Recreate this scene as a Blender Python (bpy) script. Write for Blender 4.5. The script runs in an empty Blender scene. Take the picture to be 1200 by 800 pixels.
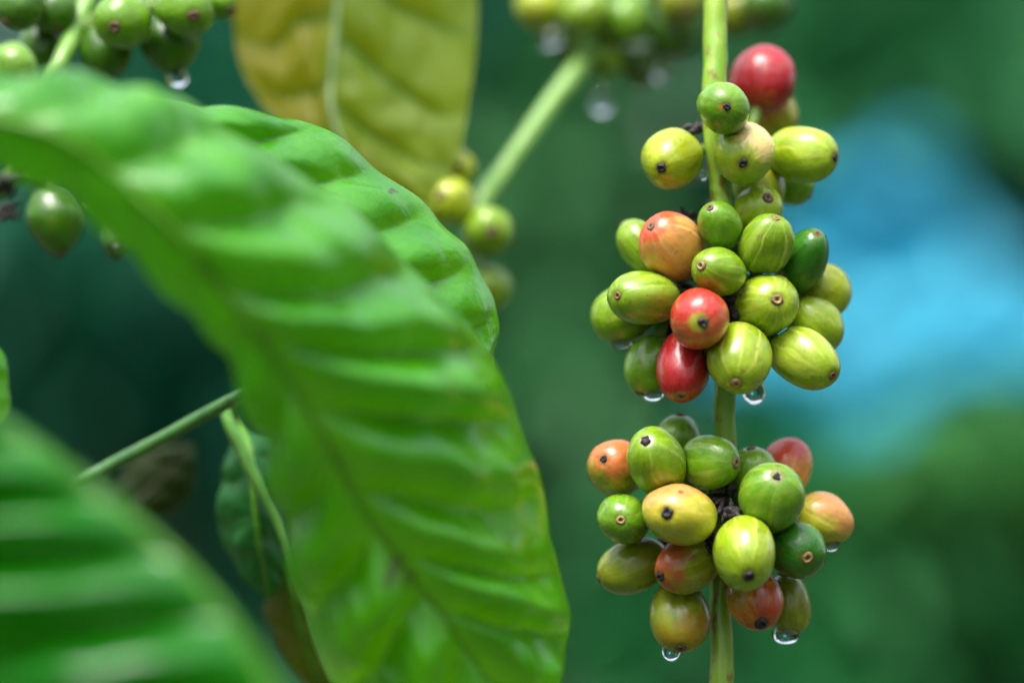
import bpy, math, random
import numpy as np
from mathutils import Vector, Matrix, noise as mnoise

S = bpy.context.scene
COL = S.collection
R = math.radians
rng = random.Random(7)

# ------------------------------------------------------------------ camera, sky, sun, exposure
CAM = Vector((0.0, 0.0, 1.4))
F0 = 0.6                       # metres to the plane the fruit sits in
K0 = 0.208 / 1200.0            # metres per photo pixel in that plane
cd = bpy.data.cameras.new('camera')
cam = bpy.data.objects.new('camera', cd); COL.objects.link(cam)
cam.location = CAM; cam.rotation_euler = (R(90), 0, 0)
cd.sensor_width = 36.0; cd.lens = 36.0 * F0 / 0.208
cd.clip_start = 0.02; cd.clip_end = 500.0
cd.dof.use_dof = True; cd.dof.focus_distance = 0.590
cd.dof.aperture_fstop = 3.7; cd.dof.aperture_blades = 0
S.camera = cam

W = bpy.data.worlds.new('World'); S.world = W; W.use_nodes = True
nt = W.node_tree; nt.nodes.clear()
sky = nt.nodes.new('ShaderNodeTexSky'); sky.sky_type = 'NISHITA'; sky.sun_disc = False
SUN_EL, SUN_AZ = R(69), R(212)          # azimuth measured clockwise from +Y: behind the camera, to the left
sky.sun_elevation = SUN_EL; sky.sun_rotation = SUN_AZ
sky.air_density = 1.0; sky.dust_density = 3.0; sky.ozone_density = 1.0
bg = nt.nodes.new('ShaderNodeBackground'); bg.inputs['Strength'].default_value = 0.15
wo = nt.nodes.new('ShaderNodeOutputWorld')
hs = nt.nodes.new('ShaderNodeHueSaturation'); hs.inputs['Saturation'].default_value = .45    # thin cloud: a greyer, whiter sky
nt.links.new(sky.outputs[0], hs.inputs['Color']); nt.links.new(hs.outputs[0], bg.inputs[0]); nt.links.new(bg.outputs[0], wo.inputs[0])

sl = bpy.data.lights.new('sun', 'SUN'); sl.energy = 1.5; sl.angle = R(30); sl.color = (1.0, 0.96, 0.9)
so = bpy.data.objects.new('sun', sl); COL.objects.link(so)
sd = Vector((math.sin(SUN_AZ) * math.cos(SUN_EL), math.cos(SUN_AZ) * math.cos(SUN_EL), math.sin(SUN_EL)))
so.rotation_euler = sd.to_track_quat('Z', 'Y').to_euler(); so.location = (0, 0, 6)

S.view_settings.view_transform = 'Standard'; S.view_settings.look = 'None'
S.view_settings.exposure = 1.62; S.view_settings.gamma = 1.0; S.view_settings.use_curve_mapping = False
S.render.engine = 'CYCLES'
S.cycles.use_denoising = True
try: S.cycles.denoiser = 'OPENIMAGEDENOISE'
except Exception: pass
S.cycles.max_bounces = 10; S.cycles.transparent_max_bounces = 8
S.cycles.caustics_reflective = False; S.cycles.caustics_refractive = False
S.cycles.sample_clamp_indirect = 4.0

# ------------------------------------------------------------------ small helpers
def at(px, py, Y):
    k = K0 * Y / F0
    return Vector(((px - 600) * k, Y, CAM.z - (py - 400) * k))

def tag(o, label=None, cat=None, group=None, kind=None):
    if label: o['label'] = label
    if cat: o['category'] = cat
    if group: o['group'] = group
    if kind: o['kind'] = kind
    return o

def link(name, data, parent=None, mats=()):
    o = bpy.data.objects.new(name, data); COL.objects.link(o)
    for m in mats: data.materials.append(m)
    if parent is not None: o.parent = parent
    return o

def mesh(name, verts, faces, smooth=True):
    m = bpy.data.meshes.new(name); m.from_pydata([tuple(v) for v in verts], [], faces)
    if smooth: m.polygons.foreach_set('use_smooth', [True] * len(m.polygons))
    m.update(); return m

def catmull(pts, n):
    """n samples along a Catmull-Rom spline through the rows of pts."""
    P = np.array(pts, float); m = len(P)
    P = np.vstack([2 * P[0] - P[1], P, 2 * P[-1] - P[-2]])
    out = []
    for i in range(n):
        t = (m - 1) * i / (n - 1); j = min(int(t), m - 2); f = t - j
        p0, p1, p2, p3 = P[j], P[j + 1], P[j + 2], P[j + 3]
        out.append(0.5 * (2 * p1 + (p2 - p0) * f + (2 * p0 - 5 * p1 + 4 * p2 - p3) * f * f + (3 * p1 - p0 - 3 * p2 + p3) * f ** 3))
    return np.array(out)

def tube_data(path, seg=16, rough=0.0, seed=0.0):
    """path rows: x, y, z, radius (smoothed already). Closed ends."""
    P = path[:, :3]; r = path[:, 3]; n = len(P)
    T = np.gradient(P, axis=0); T /= np.linalg.norm(T, axis=1)[:, None]
    up = np.array([0.0, 1.0, 0.05]); V = []; F = []
    for i in range(n):
        a = np.cross(T[i], up); a /= np.linalg.norm(a); b = np.cross(T[i], a)
        for s in range(seg):
            th = 2 * math.pi * s / seg
            d = a * math.cos(th) + b * math.sin(th)
            rr = r[i]
            if rough:
                q = (P[i] + d * r[i]) / max(r[i], 1e-5) * 0.6
                rr *= 1 + rough * mnoise.noise(Vector(q) + Vector((seed, 0, 0)))
            V.append(P[i] + d * rr)
    for i in range(n - 1):
        for s in range(seg):
            s2 = (s + 1) % seg
            F.append((i * seg + s, i * seg + s2, (i + 1) * seg + s2, (i + 1) * seg + s))
    F.append(tuple(range(seg))[::-1]); F.append(tuple((n - 1) * seg + s for s in range(seg)))
    return V, F

def lathe_data(profile, seg=40):
    """profile rows (r, z) from the top pole to the bottom pole; both ends have r = 0."""
    V = [Vector((0, 0, profile[0][1]))]; F = []
    for r, z in profile[1:-1]:
        for s in range(seg):
            th = 2 * math.pi * s / seg
            V.append(Vector((r * math.cos(th), r * math.sin(th), z)))
    V.append(Vector((0, 0, profile[-1][1]))); n = len(profile) - 2
    for s in range(seg):
        s2 = (s + 1) % seg
        F.append((0, 1 + s, 1 + s2))
        for i in range(n - 1):
            a = 1 + i * seg
            F.append((a + s, a + seg + s, a + seg + s2, a + s2))
        F.append((len(V) - 1, 1 + (n - 1) * seg + s2, 1 + (n - 1) * seg + s))
    return V, F

class NT:
    """terse shader-graph builder"""
    def __init__(self, name):
        self.m = bpy.data.materials.new(name); self.m.use_nodes = True
        self.t = self.m.node_tree; self.t.nodes.clear()
    def n(self, kind, **inp):
        nd = self.t.nodes.new('ShaderNode' + kind)
        for k, v in inp.items(): self.set(nd, k.replace('_', ' '), v)
        return nd
    def set(self, nd, k, v):
        s = nd.inputs[int(k)] if k.isdigit() else nd.inputs[k]
        if isinstance(v, bpy.types.NodeSocket): self.t.links.new(v, s)
        else:
            if isinstance(v, (tuple, list)) and len(v) == 3 and s.type == 'RGBA': v = tuple(v) + (1,)
            s.default_value = v
    def math(self, op, a, b=0.0, c=0.0, clamp=False):
        nd = self.t.nodes.new('ShaderNodeMath'); nd.operation = op; nd.use_clamp = clamp
        self.set(nd, '0', a); self.set(nd, '1', b); self.set(nd, '2', c); return nd.outputs[0]
    def vec(self, op, a, b=(0, 0, 0)):
        nd = self.t.nodes.new('ShaderNodeVectorMath'); nd.operation = op
        self.set(nd, '0', a); self.set(nd, '1', b)
        return nd.outputs['Value'] if op in ('DOT_PRODUCT', 'LENGTH', 'DISTANCE') else nd.outputs[0]
    def noise(self, v, scale, detail=2.0, rough=0.5):
        nd = self.n('TexNoise', Scale=scale, Detail=detail, Roughness=rough)
        if v is not None: self.t.links.new(v, nd.inputs['Vector'])
        return nd.outputs[0]
    def step(self, x, lo, hi, a=0.0, b=1.0):
        nd = self.t.nodes.new('ShaderNodeMapRange'); nd.interpolation_type = 'SMOOTHSTEP'
        for k, v in zip(('Value', 'From Min', 'From Max', 'To Min', 'To Max'), (x, lo, hi, a, b)): self.set(nd, k, v)
        return nd.outputs[0]
    def mix(self, f, a, b, mode='MIX'):
        nd = self.t.nodes.new('ShaderNodeMixRGB'); nd.blend_type = mode
        self.set(nd, '0', f); self.set(nd, '1', a); self.set(nd, '2', b); return nd.outputs[0]
    def comb(self, x, y, z):
        nd = self.t.nodes.new('ShaderNodeCombineXYZ')
        for i, v in enumerate((x, y, z)): self.set(nd, str(i), v)
        return nd.outputs[0]
    def bump(self, h, strength, dist):
        return self.n('Bump', Height=h, Strength=strength, Distance=dist).outputs[0]
    def out(self, sh):
        o = self.t.nodes.new('ShaderNodeOutputMaterial'); self.t.links.new(sh, o.inputs[0]); return self.m

def plain(name, col, rough=0.6, var=0.35, scale=300.0, col2=None, bump=0.0):
    g = NT(name); tc = g.n('TexCoord').outputs['Object']
    f = g.step(g.noise(tc, scale, 4), 0.35, 0.68)
    c = g.mix(f, col, col2 if col2 else tuple(x * (1 - var) for x in col))
    p = g.n('BsdfPrincipled', Roughness=rough); g.set(p, 'Base Color', c)
    if bump: g.set(p, 'Normal', g.bump(g.noise(tc, scale * 2, 3), bump, 0.0006))
    return g.out(p.outputs[0])

# ------------------------------------------------------------------ ground, distant wood, shrubs
def leaf_cloud(n, place, size, droop=0.5, seed=1, aspect=0.42):
    """n single leaves (4 faces each, folded along the rib). place(r) -> (point, outward direction)"""
    r = random.Random(seed); V = []; F = []
    for i in range(n):
        p, o = place(r)
        L = size * r.uniform(0.65, 1.25); w = L * aspect * r.uniform(0.8, 1.15)
        d = Vector(o) + Vector((r.gauss(0, .5), r.gauss(0, .5), r.gauss(0, .35) - droop)); d.normalize()
        up = Vector((r.gauss(0, .35), r.gauss(0, .35), 1.0)); sdir = d.cross(up)
        if sdir.length < 1e-3: continue
        sdir.normalize(); nn = sdir.cross(d); b = len(V)
        f = r.uniform(.1, .3) * w; c = r.uniform(.05, .2) * L
        V += [p, p + d * L * .33 + sdir * w * .5 + nn * f, p + d * L * .72 + sdir * w * .36 + nn * (f - c * .5), p + d * L - nn * c,
              p + d * L * .72 - sdir * w * .36 + nn * (f - c * .5), p + d * L * .33 - sdir * w * .5 + nn * f, p + d * L * .36, p + d * L * .72 - nn * c * .4]
        F += [(b, b + 1, b + 6), (b + 1, b + 2, b + 7, b + 6), (b + 2, b + 3, b + 7), (b, b + 6, b + 5), (b + 6, b + 7, b + 4, b + 5), (b + 7, b + 3, b + 4)]
    return V, F

def foliage_mat(name, c1, c2, rough=0.42, trans=0.2):
    g = NT(name); tc = g.n('TexCoord').outputs['Object']
    geo = g.n('NewGeometry').outputs['Random Per Island']
    c = g.mix(geo, c1, c2)
    c = g.mix(g.step(g.noise(tc, 3.0, 2), 0.35, 0.7, 0, .35), c, tuple(x * 1.5 for x in c2))
    p = g.n('BsdfPrincipled', Roughness=rough); g.set(p, 'Base Color', c); g.set(p, 'Specular IOR Level', .25)
    t = g.n('BsdfTranslucent'); g.set(t, 'Color', c)
    mx = g.n('MixShader'); g.set(mx, '0', trans); g.t.links.new(p.outputs[0], mx.inputs[1]); g.t.links.new(t.outputs[0], mx.inputs[2])
    return g.out(mx.outputs[0])

# ground: one sheet to the horizon, gently uneven near the camera
def ground():
    xs = sorted(set(list(np.linspace(-12, 12, 61)) + [-400, -150, -60, -30, 30, 60, 150, 400]))
    V = [(x, y, 0.06 * mnoise.noise(Vector((x * .5, y * .5, 0))) if abs(x) < 13 and abs(y) < 13 else 0) for y in xs for x in xs]
    n = len(xs); F = [(j * n + i, j * n + i + 1, (j + 1) * n + i + 1, (j + 1) * n + i) for j in range(n - 1) for i in range(n - 1)]
    g = NT('soil_and_litter'); tc = g.n('TexCoord').outputs['Object']
    c = g.mix(g.step(g.noise(tc, 4, 6), .35, .65), (.045, .035, .02), (.03, .07, .018))
    p = g.n('BsdfPrincipled', Roughness=.9); g.set(p, 'Base Color', c); g.set(p, 'Normal', g.bump(g.noise(tc, 40, 4), .6, .02))
    tag(link('ground', mesh('ground', V, F), None, [g.out(p.outputs[0])]), kind='structure')
ground()

def far_place(r):
    x = r.uniform(-5.5, 5.5); y = 7.2 + r.gauss(0, .5) + .3 * math.sin(x * 2); z = r.uniform(0.0, 3.9) + .3 * math.sin(x * 1.3)
    return Vector((x, y, z)), (r.gauss(0, .4), -.6, .2)
V, F = leaf_cloud(13000, far_place, .34, .4, 3, .5)
tag(link('far_wood', mesh('far_wood', V, F, False), None, [foliage_mat('far_wood_leaves', (.008, .075, .038), (.022, .13, .06))]),
    'dark green mass of trees far behind everything', 'woodland', kind='stuff')
# unseen trees added at the sides and behind, so fruit and leaves mirror something dark
def round_place(r):
    a = r.uniform(R(150), R(390)); q = 5.6 + r.gauss(0, .5)
    return Vector((q * 1.1 * math.cos(a), 1.0 + q * math.sin(a), r.uniform(0, 4.6) + .4 * math.sin(a * 9))), (-math.cos(a), -math.sin(a), .3)
V, F = leaf_cloud(9000, round_place, .42, .4, 5, .5)
tag(link('unseen_wood', mesh('unseen_wood', V, F, False), None, [bpy.data.materials['far_wood_leaves']]),
    'unseen dark green trees added around and behind the viewer for dark reflections', 'woodland', kind='stuff')

bark = plain('shrub_bark', (.09, .07, .05), .8, scale=60)
def shrub(px, py, Y, wpx, hpx, n, size, c1, c2, label, seed, droop=.5, name='background_shrub'):
    c = at(px, py, Y); k = K0 * Y / F0; rx, rz = wpx * k / 2, hpx * k / 2; ry = min(rx, .5)
    root = bpy.data.objects.new(name, None); COL.objects.link(root); root.location = (c.x, Y, 0); root.empty_display_size = .1
    tag(root, label, 'shrub', 'out of focus shrubs behind the coffee plant')
    rr = random.Random(seed); clumps = []
    for i in range(16):
        a = rr.uniform(0, 2 * math.pi); q = rr.uniform(.2, 1) ** .5; zz = rr.uniform(-1, 1); s = math.sqrt(max(0, 1 - zz * zz))
        clumps.append(Vector((rx * q * s * math.cos(a), ry * q * s * math.sin(a), c.z + rz * zz * q)))
    def place(r):
        cl = r.choice(clumps); o = Vector((r.gauss(0, 1), r.gauss(0, 1), r.gauss(0, 1))).normalized()
        p = cl + Vector((o.x * rx * .42, o.y * ry * .42, o.z * rz * .42)) * r.uniform(.35, 1.0)
        p.z = max(p.z, .05)
        return p, o
    V, F = leaf_cloud(n, place, size, droop, seed)
    link('crown', mesh('crown', V, F, False), root, [foliage_mat('shrub_leaves', c1, c2)])
    V = []; F = []
    for cl in [Vector((0, 0, c.z))] + clumps[:7]:
        pts = catmull([[0, 0, -.05, .022], [cl.x * .25, cl.y * .25, cl.z * .5, .016], [cl.x, cl.y, cl.z, .006]], 10)
        v, f = tube_data(pts, 8); b = len(V); V += list(v); F += [tuple(i + b for i in q) for q in f]
    link('trunk', mesh('trunk', V, F), root, [bark])

shrub(1090, 60, 4.3, 420, 330, 620, .17, (.012, .12, .04), (.03, .19, .058), 'brighter green blurred shrub filling the upper right corner', 11)
shrub(620, 370, 4.6, 300, 520, 620, .17, (.032, .19, .055), (.075, .24, .085), 'greyish green blurred shrub between big leaf and middle fruit cluster', 12)
shrub(120, 330, 3.9, 520, 460, 560, .17, (.002, .085, .042), (.008, .135, .062), 'dark teal blurred shrub behind the big leaf at far left', 13)
shrub(1010, 700, 3.6, 760, 380, 900, .16, (.004, .09, .022), (.018, .15, .034), 'deep green blurred shrub filling the lower right corner', 14)
shrub(430, 60, 4.8, 380, 330, 520, .17, (.008, .11, .06), (.02, .16, .085), 'teal green blurred shrub behind the yellowing leaf', 15)
shrub(1150, 545, 3.3, 210, 150, 130, .12, (.02, .15, .025), (.05, .20, .035), 'small yellowish green blurred shrub below the blue sheet', 16)

# crumpled sky-blue plastic sheet caught on the shrubs behind the fruit
def blue_sheet():
    Y = 3.6; k = K0 * Y / F0; nx, ny = 70, 70; c = at(1066, 338, Y); V = []
    for j in range(ny):
        for i in range(nx):
            u = i / (nx - 1) * 2 - 1; v = j / (ny - 1) * 2 - 1
            # rounded, sagging outline
            s = math.sqrt(max(0.02, 1 - .42 * v * v)); x = u * (182 + 60 * v) * s + 24 * math.sin(v * 3 + 1) - 62 * max(v, 0); z = -v * 165 * math.sqrt(max(.02, 1 - .45 * u * u)) + 18 * math.sin(u * 4)
            q = Vector((u * 1.7, v * 1.7, 3.1))
            y = .16 * mnoise.noise(q) + .10 * mnoise.noise(q * 2.3) + .02 * mnoise.noise(q * 7) + .12 * v
            V.append(Vector((x * k, -y, z * k)))
    F = [(j * nx + i, (j + 1) * nx + i, (j + 1) * nx + i + 1, j * nx + i + 1) for j in range(ny - 1) for i in range(nx - 1)]
    g = NT('blue_plastic'); tc = g.n('TexCoord').outputs['Object']
    col = g.mix(g.step(g.noise(tc, 6, 3), .4, .62), (.003, .25, .39), (.08, .43, .56))
    p = g.n('BsdfPrincipled', Roughness=.38); g.set(p, 'Base Color', col)
    g.set(p, 'Normal', g.bump(g.noise(tc, 30, 4), .5, .01))
    o = link('plastic_sheet', mesh('plastic_sheet', V, F), None, [g.out(p.outputs[0])]); o.location = c
    md = o.modifiers.new('thickness', 'SOLIDIFY'); md.thickness = .002
    tag(o, 'crumpled sky blue plastic sheet far out of focus, right of the fruit clusters', 'plastic sheet')
blue_sheet()

# ------------------------------------------------------------------ leaves
def leaf_mat(name, c_dark, c_light, c_vein, c_trans, rough=.33, trans=.28, spec=.6, coat=.2, blot=None, blot_amt=0.0, blot_dir=None):
    g = NT(name); tc = g.n('TexCoord').outputs['Object']
    vein = g.n('Attribute'); vein.attribute_name = 'vein'; vein = vein.outputs['Fac']
    bul = g.n('Attribute'); bul.attribute_name = 'bulge'; bul = bul.outputs['Fac']   # lateral-vein phase
    side = g.n('Attribute'); side.attribute_name = 'side'; side = side.outputs['Fac']
    c = g.mix(g.step(g.noise(tc, 55, 4), .36, .66), c_dark, c_light)
    if blot:
        f = g.noise(tc, 38, 4)
        if blot_dir is not None: f = g.math('ADD', f, g.math('MULTIPLY', side, blot_dir))
        c = g.mix(g.math('MULTIPLY', g.step(f, .5 - blot_amt * .25, .75 - blot_amt * .2), min(1, blot_amt + .35)), c, blot)
    c = g.mix(g.math('MULTIPLY', vein, .75), c, c_vein)
    cross = g.n('TexVoronoi', Scale=1.0); cross.feature = 'DISTANCE_TO_EDGE'
    g.t.links.new(g.comb(g.math('ADD', g.math('MULTIPLY', bul, 3.2), g.math('MULTIPLY', g.noise(tc, 120, 2), .8)), g.math('MULTIPLY', side, 11.0), 0.0), cross.inputs['Vector'])
    crossf = g.step(cross.outputs[0], .0, .09, 1, 0)
    c = g.mix(g.math('MULTIPLY', crossf, .14), c, c_vein)
    net = g.n('TexVoronoi', Scale=620.0); net.feature = 'DISTANCE_TO_EDGE'; g.t.links.new(tc, net.inputs['Vector'])
    netf = g.step(net.outputs[0], .0, .12, 1, 0)
    c = g.mix(g.math('MULTIPLY', netf, .16), c, c_vein)
    sp_ = g.n('Attribute'); sp_.attribute_name = 'spot'; sp_ = g.math('ADD', sp_.outputs['Fac'], g.math('MULTIPLY', g.math('SUBTRACT', g.noise(tc, 500, 4), .5), 1.1))
    c = g.mix(g.step(sp_, .5, .85), c, (.05, .025, .008))
    edge = g.math('ADD', g.math('ABSOLUTE', side), g.math('MULTIPLY', g.math('SUBTRACT', g.noise(tc, 130, 3), .5), .06))
    c = g.mix(g.math('MULTIPLY', g.step(edge, .982, 1.0, 0, .55), g.step(g.noise(tc, 40, 2), .42, .6)), c, (.26, .26, .02))
    spk = g.step(g.noise(tc, 210, 2), .76, .8)
    c = g.mix(g.math('MULTIPLY', spk, .55), c, (.06, .04, .012))
    p = g.n('BsdfPrincipled', Roughness=g.step(g.noise(tc, 90, 3), .3, .7, rough - .07, rough + .1)); g.set(p, 'Base Color', c)
    h = g.math('ADD', g.math('ADD', g.math('MULTIPLY', netf, -.10), g.math('MULTIPLY', g.step(cross.outputs[0], 0, .22, 1, 0), -.22)), g.noise(tc, 260, 3))
    g.set(p, 'Normal', g.bump(h, .35, .0007)); g.set(p, 'Specular IOR Level', spec)
    g.set(p, 'Coat Weight', coat); g.set(p, 'Coat Roughness', .16)
    t = g.n('BsdfTranslucent'); g.set(t, 'Color', g.mix(g.math('MULTIPLY', vein, .7), c_trans, c_vein))
    mx = g.n('MixShader'); g.set(mx, '0', trans); g.t.links.new(p.outputs[0], mx.inputs[1]); g.t.links.new(t.outputs[0], mx.inputs[2])
    return g.out(mx.outputs[0])

def make_leaf(name, rows, mat, ribmat, label, veins, amp, camber=0.0, rib=(.0011, .0003), nu=190, nv=44, wave=0.0,
              sweep=.06, shift=0.0, group=None, seed=0, petiole=None, left=1.0, right=1.0, vw=.045, spots=(), rise=14.0, jitter=.22, uneven=.6, lumps=.35):
    """rows: (mid px,py,Y), (right px,py,Y), (left px,py,Y) along the rib from base to tip."""
    M = catmull([list(at(*r[0])) for r in rows], nu); Rr = catmull([list(at(*r[1])) for r in rows], nu); L = catmull([list(at(*r[2])) for r in rows], nu)
    n2 = 2 * nv + 1; G = np.zeros((nu, n2, 3)); VE = np.zeros((nu, n2)); BU = np.zeros((nu, n2)); SI = np.zeros((nu, n2)); H = np.zeros((nu, n2))
    for i in range(nu):
        u = i / (nu - 1)
        for j in range(n2):
            v = (j - nv) / nv; a = abs(v); E = Rr if v >= 0 else L
            uu = min(max(u + sweep * (a - a * a) * 1.6, 0), 1) * (nu - 1); i0 = min(int(uu), nu - 2); f = uu - i0
            e = E[i0] * (1 - f) + E[i0 + 1] * f
            G[i, j] = M[i] * (1 - a) + e * a
            jit = jitter * mnoise.noise(Vector((u * 6, v * 2.5, seed)))
            ph = u * veins + shift + jit + (.5 if v < 0 else 0) + sweep * veins * .35 * a * a
            dist = abs(ph - round(ph))
            fr = ph - math.floor(ph); s = math.sin(math.pi * fr ** 1.25); ii = math.floor(ph)
            s *= .88 + uneven * mnoise.noise(Vector((ii * 1.7 + seed, a * 2.2, 3.3 + (v < 0) * 9)))
            s *= (left(u) if callable(left) else left) if v < 0 else (right(u) if callable(right) else right)
            ends = min(1, u * 9) * min(1, (1 - u) * 7)
            fade = (1 - math.exp(-a * rise)) * (1 - .96 * max(0, (a - .5) / .5) ** 1.4) * ends
            BU[i, j] = ph
            H[i, j] = amp * s * fade + camber * 4 * a * (1 - a) * ends + amp * lumps * mnoise.noise(Vector((u * 14, v * 6, seed + 5)))
            H[i, j] += wave * a ** 4 * math.sin(u * 42 + 3 * mnoise.noise(Vector((u * 5, 0, seed)))) * ends
            VE[i, j] = max(math.exp(-(dist / (vw * (1.15 - .7 * a))) ** 2) * (1 - .5 * a), math.exp(-(a / .03) ** 2))
            SI[i, j] = v
    du = np.gradient(G, axis=0); dv = np.gradient(G, axis=1); N = np.cross(du, dv); ln = np.linalg.norm(N, axis=2)[:, :, None]; N /= np.maximum(ln, 1e-12)
    SP = np.zeros((nu, n2))
    PX = 600 + G[:, :, 0] / (K0 * G[:, :, 1] / F0); PY = 400 - (G[:, :, 2] - CAM.z) / (K0 * G[:, :, 1] / F0)
    for (sx, sy, sr) in spots: SP = np.maximum(SP, np.exp(-((PX - sx) ** 2 + (PY - sy) ** 2) / sr ** 2))
    if N[nu // 2, nv + nv // 2][1] > 0: N = -N       # upper side turned towards the viewer
    G = G + N * H[:, :, None]
    org = G[nu // 4, nv].copy()
    F = [(i * n2 + j, i * n2 + j + 1, (i + 1) * n2 + j + 1, (i + 1) * n2 + j) for i in range(nu - 1) for j in range(n2 - 1)]
    root = bpy.data.objects.new(name, None); COL.objects.link(root); root.location = org; root.empty_display_size = .01
    me = mesh('blade', (G - org).reshape(-1, 3), F)
    for nm, A in (('vein', VE), ('bulge', BU), ('side', SI), ('spot', SP)):
        at_ = me.attributes.new(nm, 'FLOAT', 'POINT'); at_.data.foreach_set('value', A.reshape(-1).astype(np.float32))
    link('blade', me, root, [mat])
    t = np.linspace(0, 1, nu); path = np.column_stack([G[:, nv] - org, rib[0] * (1 - t) + rib[1] * t])
    if petiole is not None:
        pp = catmull([list(at(*q) - Vector(org)) + [rib[0] * 1.1] for q in petiole] + [list(path[0])], 24)[:-1]
        path = np.vstack([pp, path])
    V, F = tube_data(path[::2], 10); link('midrib', mesh('midrib', V, F), root, [ribmat])
    tag(root, label, 'leaf', group)
    return root, G

rib_green = plain('rib_green', (.10, .30, .012), .45, .3, 200)
GRP = 'coffee leaves in the foreground'
fresh = leaf_mat('fresh_leaf', (.030, .25, .001), (.068, .35, .002), (.12, .38, .004), (.26, .76, .002), rough=.26, trans=.30, spec=.6, coat=.55)
deep = leaf_mat('deep_leaf', (.003, .12, .001), (.008, .18, .001), (.02, .20, .003), (.06, .50, .002), rough=.24, trans=.26, spec=.42, coat=.25)

rowsA = [((-150, 105, .495), (-130, 70, .500), (-140, 130, .498)),
         ((-60, 122, .497), (30, 92, .515), (-60, 165, .507)),
         ((20, 146, .498), (140, 104, .528), (28, 200, .512)),
         ((108, 182, .500), (255, 148, .532), (105, 245, .517)),
         ((180, 250, .503), (365, 214, .535), (180, 318, .520)),
         ((243, 316, .507), (462, 290, .543), (240, 377, .522)),
         ((290, 378, .512), (540, 375, .551), (283, 425, .526)),
         ((333, 436, .517), (594, 452, .558), (330, 520, .532)),
         ((380, 514, .524), (624, 535, .564), (340, 610, .541)),
         ((430, 602, .532), (646, 620, .569), (352, 705, .549)),
         ((477, 668, .539), (661, 692, .572), (392, 800, .554)),
         ((524, 728, .545), (664, 760, .573), (455, 862, .556)),
         ((576, 806, .551), (640, 850, .567), (540, 885, .557)),
         ((615, 885, .556), (622, 890, .558), (605, 892, .557))]
make_leaf('coffee_leaf', rowsA, fresh, rib_green, 'largest bright green ribbed leaf arching across the left half of the picture', 12, .0074, .003, lumps=.22, wave=.0006, left=lambda u: .22 + .65 * min(1, max(0, (u - .42) / .2)), right=lambda u: .55 + .45 * min(1, max(0, (u - .2) / .2)), spots=[(462, 655, 15), (478, 672, 10), (300, 418, 9)], rib=(.0007, .0003), group=GRP, seed=1,
          petiole=[(-330, 60, .50), (-230, 85, .497)])

rowsB = [((-60, 95, .560), (-40, 80, .566), (-52, 121, 0.564)),
         ((20, 120, .561), (130, 132, .570), (28, 146, 0.565)),
         ((75, 145, .562), (225, 138, .576), (83, 171, 0.566)),
         ((130, 172, .563), (330, 136, .583), (138, 198, 0.567)),
         ((190, 205, .565), (400, 163, .589), (198, 231, 0.569)),
         ((250, 246, .567), (455, 208, .593), (258, 272, 0.571)),
         ((310, 290, .570), (508, 250, .595), (318, 316, 0.574)),
         ((370, 335, .574), (550, 297, .596), (378, 361, 0.578)),
         ((425, 380, .579), (577, 348, .597), (433, 406, 0.583)),
         ((475, 418, .584), (582, 395, .598), (483, 444, 0.588)),
         ((530, 450, .590), (579, 432, .598), (538, 476, 0.594)),
         ((572, 470, .595), (575, 466, .596), (580, 496, 0.599))]
make_leaf('coffee_leaf', rowsB, fresh, rib_green, 'sharper bright green leaf with wavy brown edged margin, showing behind the largest leaf', 9, .0040, .003, lumps=.2, spots=[(452, 230, 6), (447, 236, 5), (459, 233, 4)], rib=(.0007, .0003), wave=.0008, group=GRP, seed=2, sweep=.05, jitter=.08, uneven=.3,
          petiole=[(-180, 60, .57), (-110, 78, .563)])

rowsC = [((410, 960, .456), (422, 945, 0.4585), (340, 1010, 0.457)),
         ((350, 862, .458), (366, 855, 0.4605), (160, 960, 0.459)),
         ((300, 776, .460), (316, 776, 0.4625), (0, 850, 0.461)),
         ((250, 704, .462), (266, 707, 0.4645), (-120, 770, 0.463)),
         ((193, 643, .464), (209, 646, 0.4665), (-220, 690, 0.465)),
         ((127, 588, .466), (143, 589, 0.4685), (-290, 620, 0.467)),
         ((60, 537, .467), (74, 536, 0.4695), (-330, 560, 0.468)),
         ((-18, 488, .468), (-6, 483, 0.4705), (-340, 500, 0.469)),
         ((-120, 440, .468), (-112, 432, 0.4705), (-340, 445, 0.469)),
         ((-260, 400, .467), (-254, 397, 0.4695), (-290, 400, 0.468))]
make_leaf('coffee_leaf', rowsC, deep, rib_green, 'darker green heavily blurred leaf with pale sheen bands, lower left corner', 7.6, .0125, .000, right=.05, rise=4.5, lumps=.07, uneven=.2, jitter=.08, rib=(.0007, .0003), left=1.0, group=GRP, seed=3, sweep=.03, shift=.2,
          petiole=[(520, 1100, .454), (460, 1020, .455)])

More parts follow.
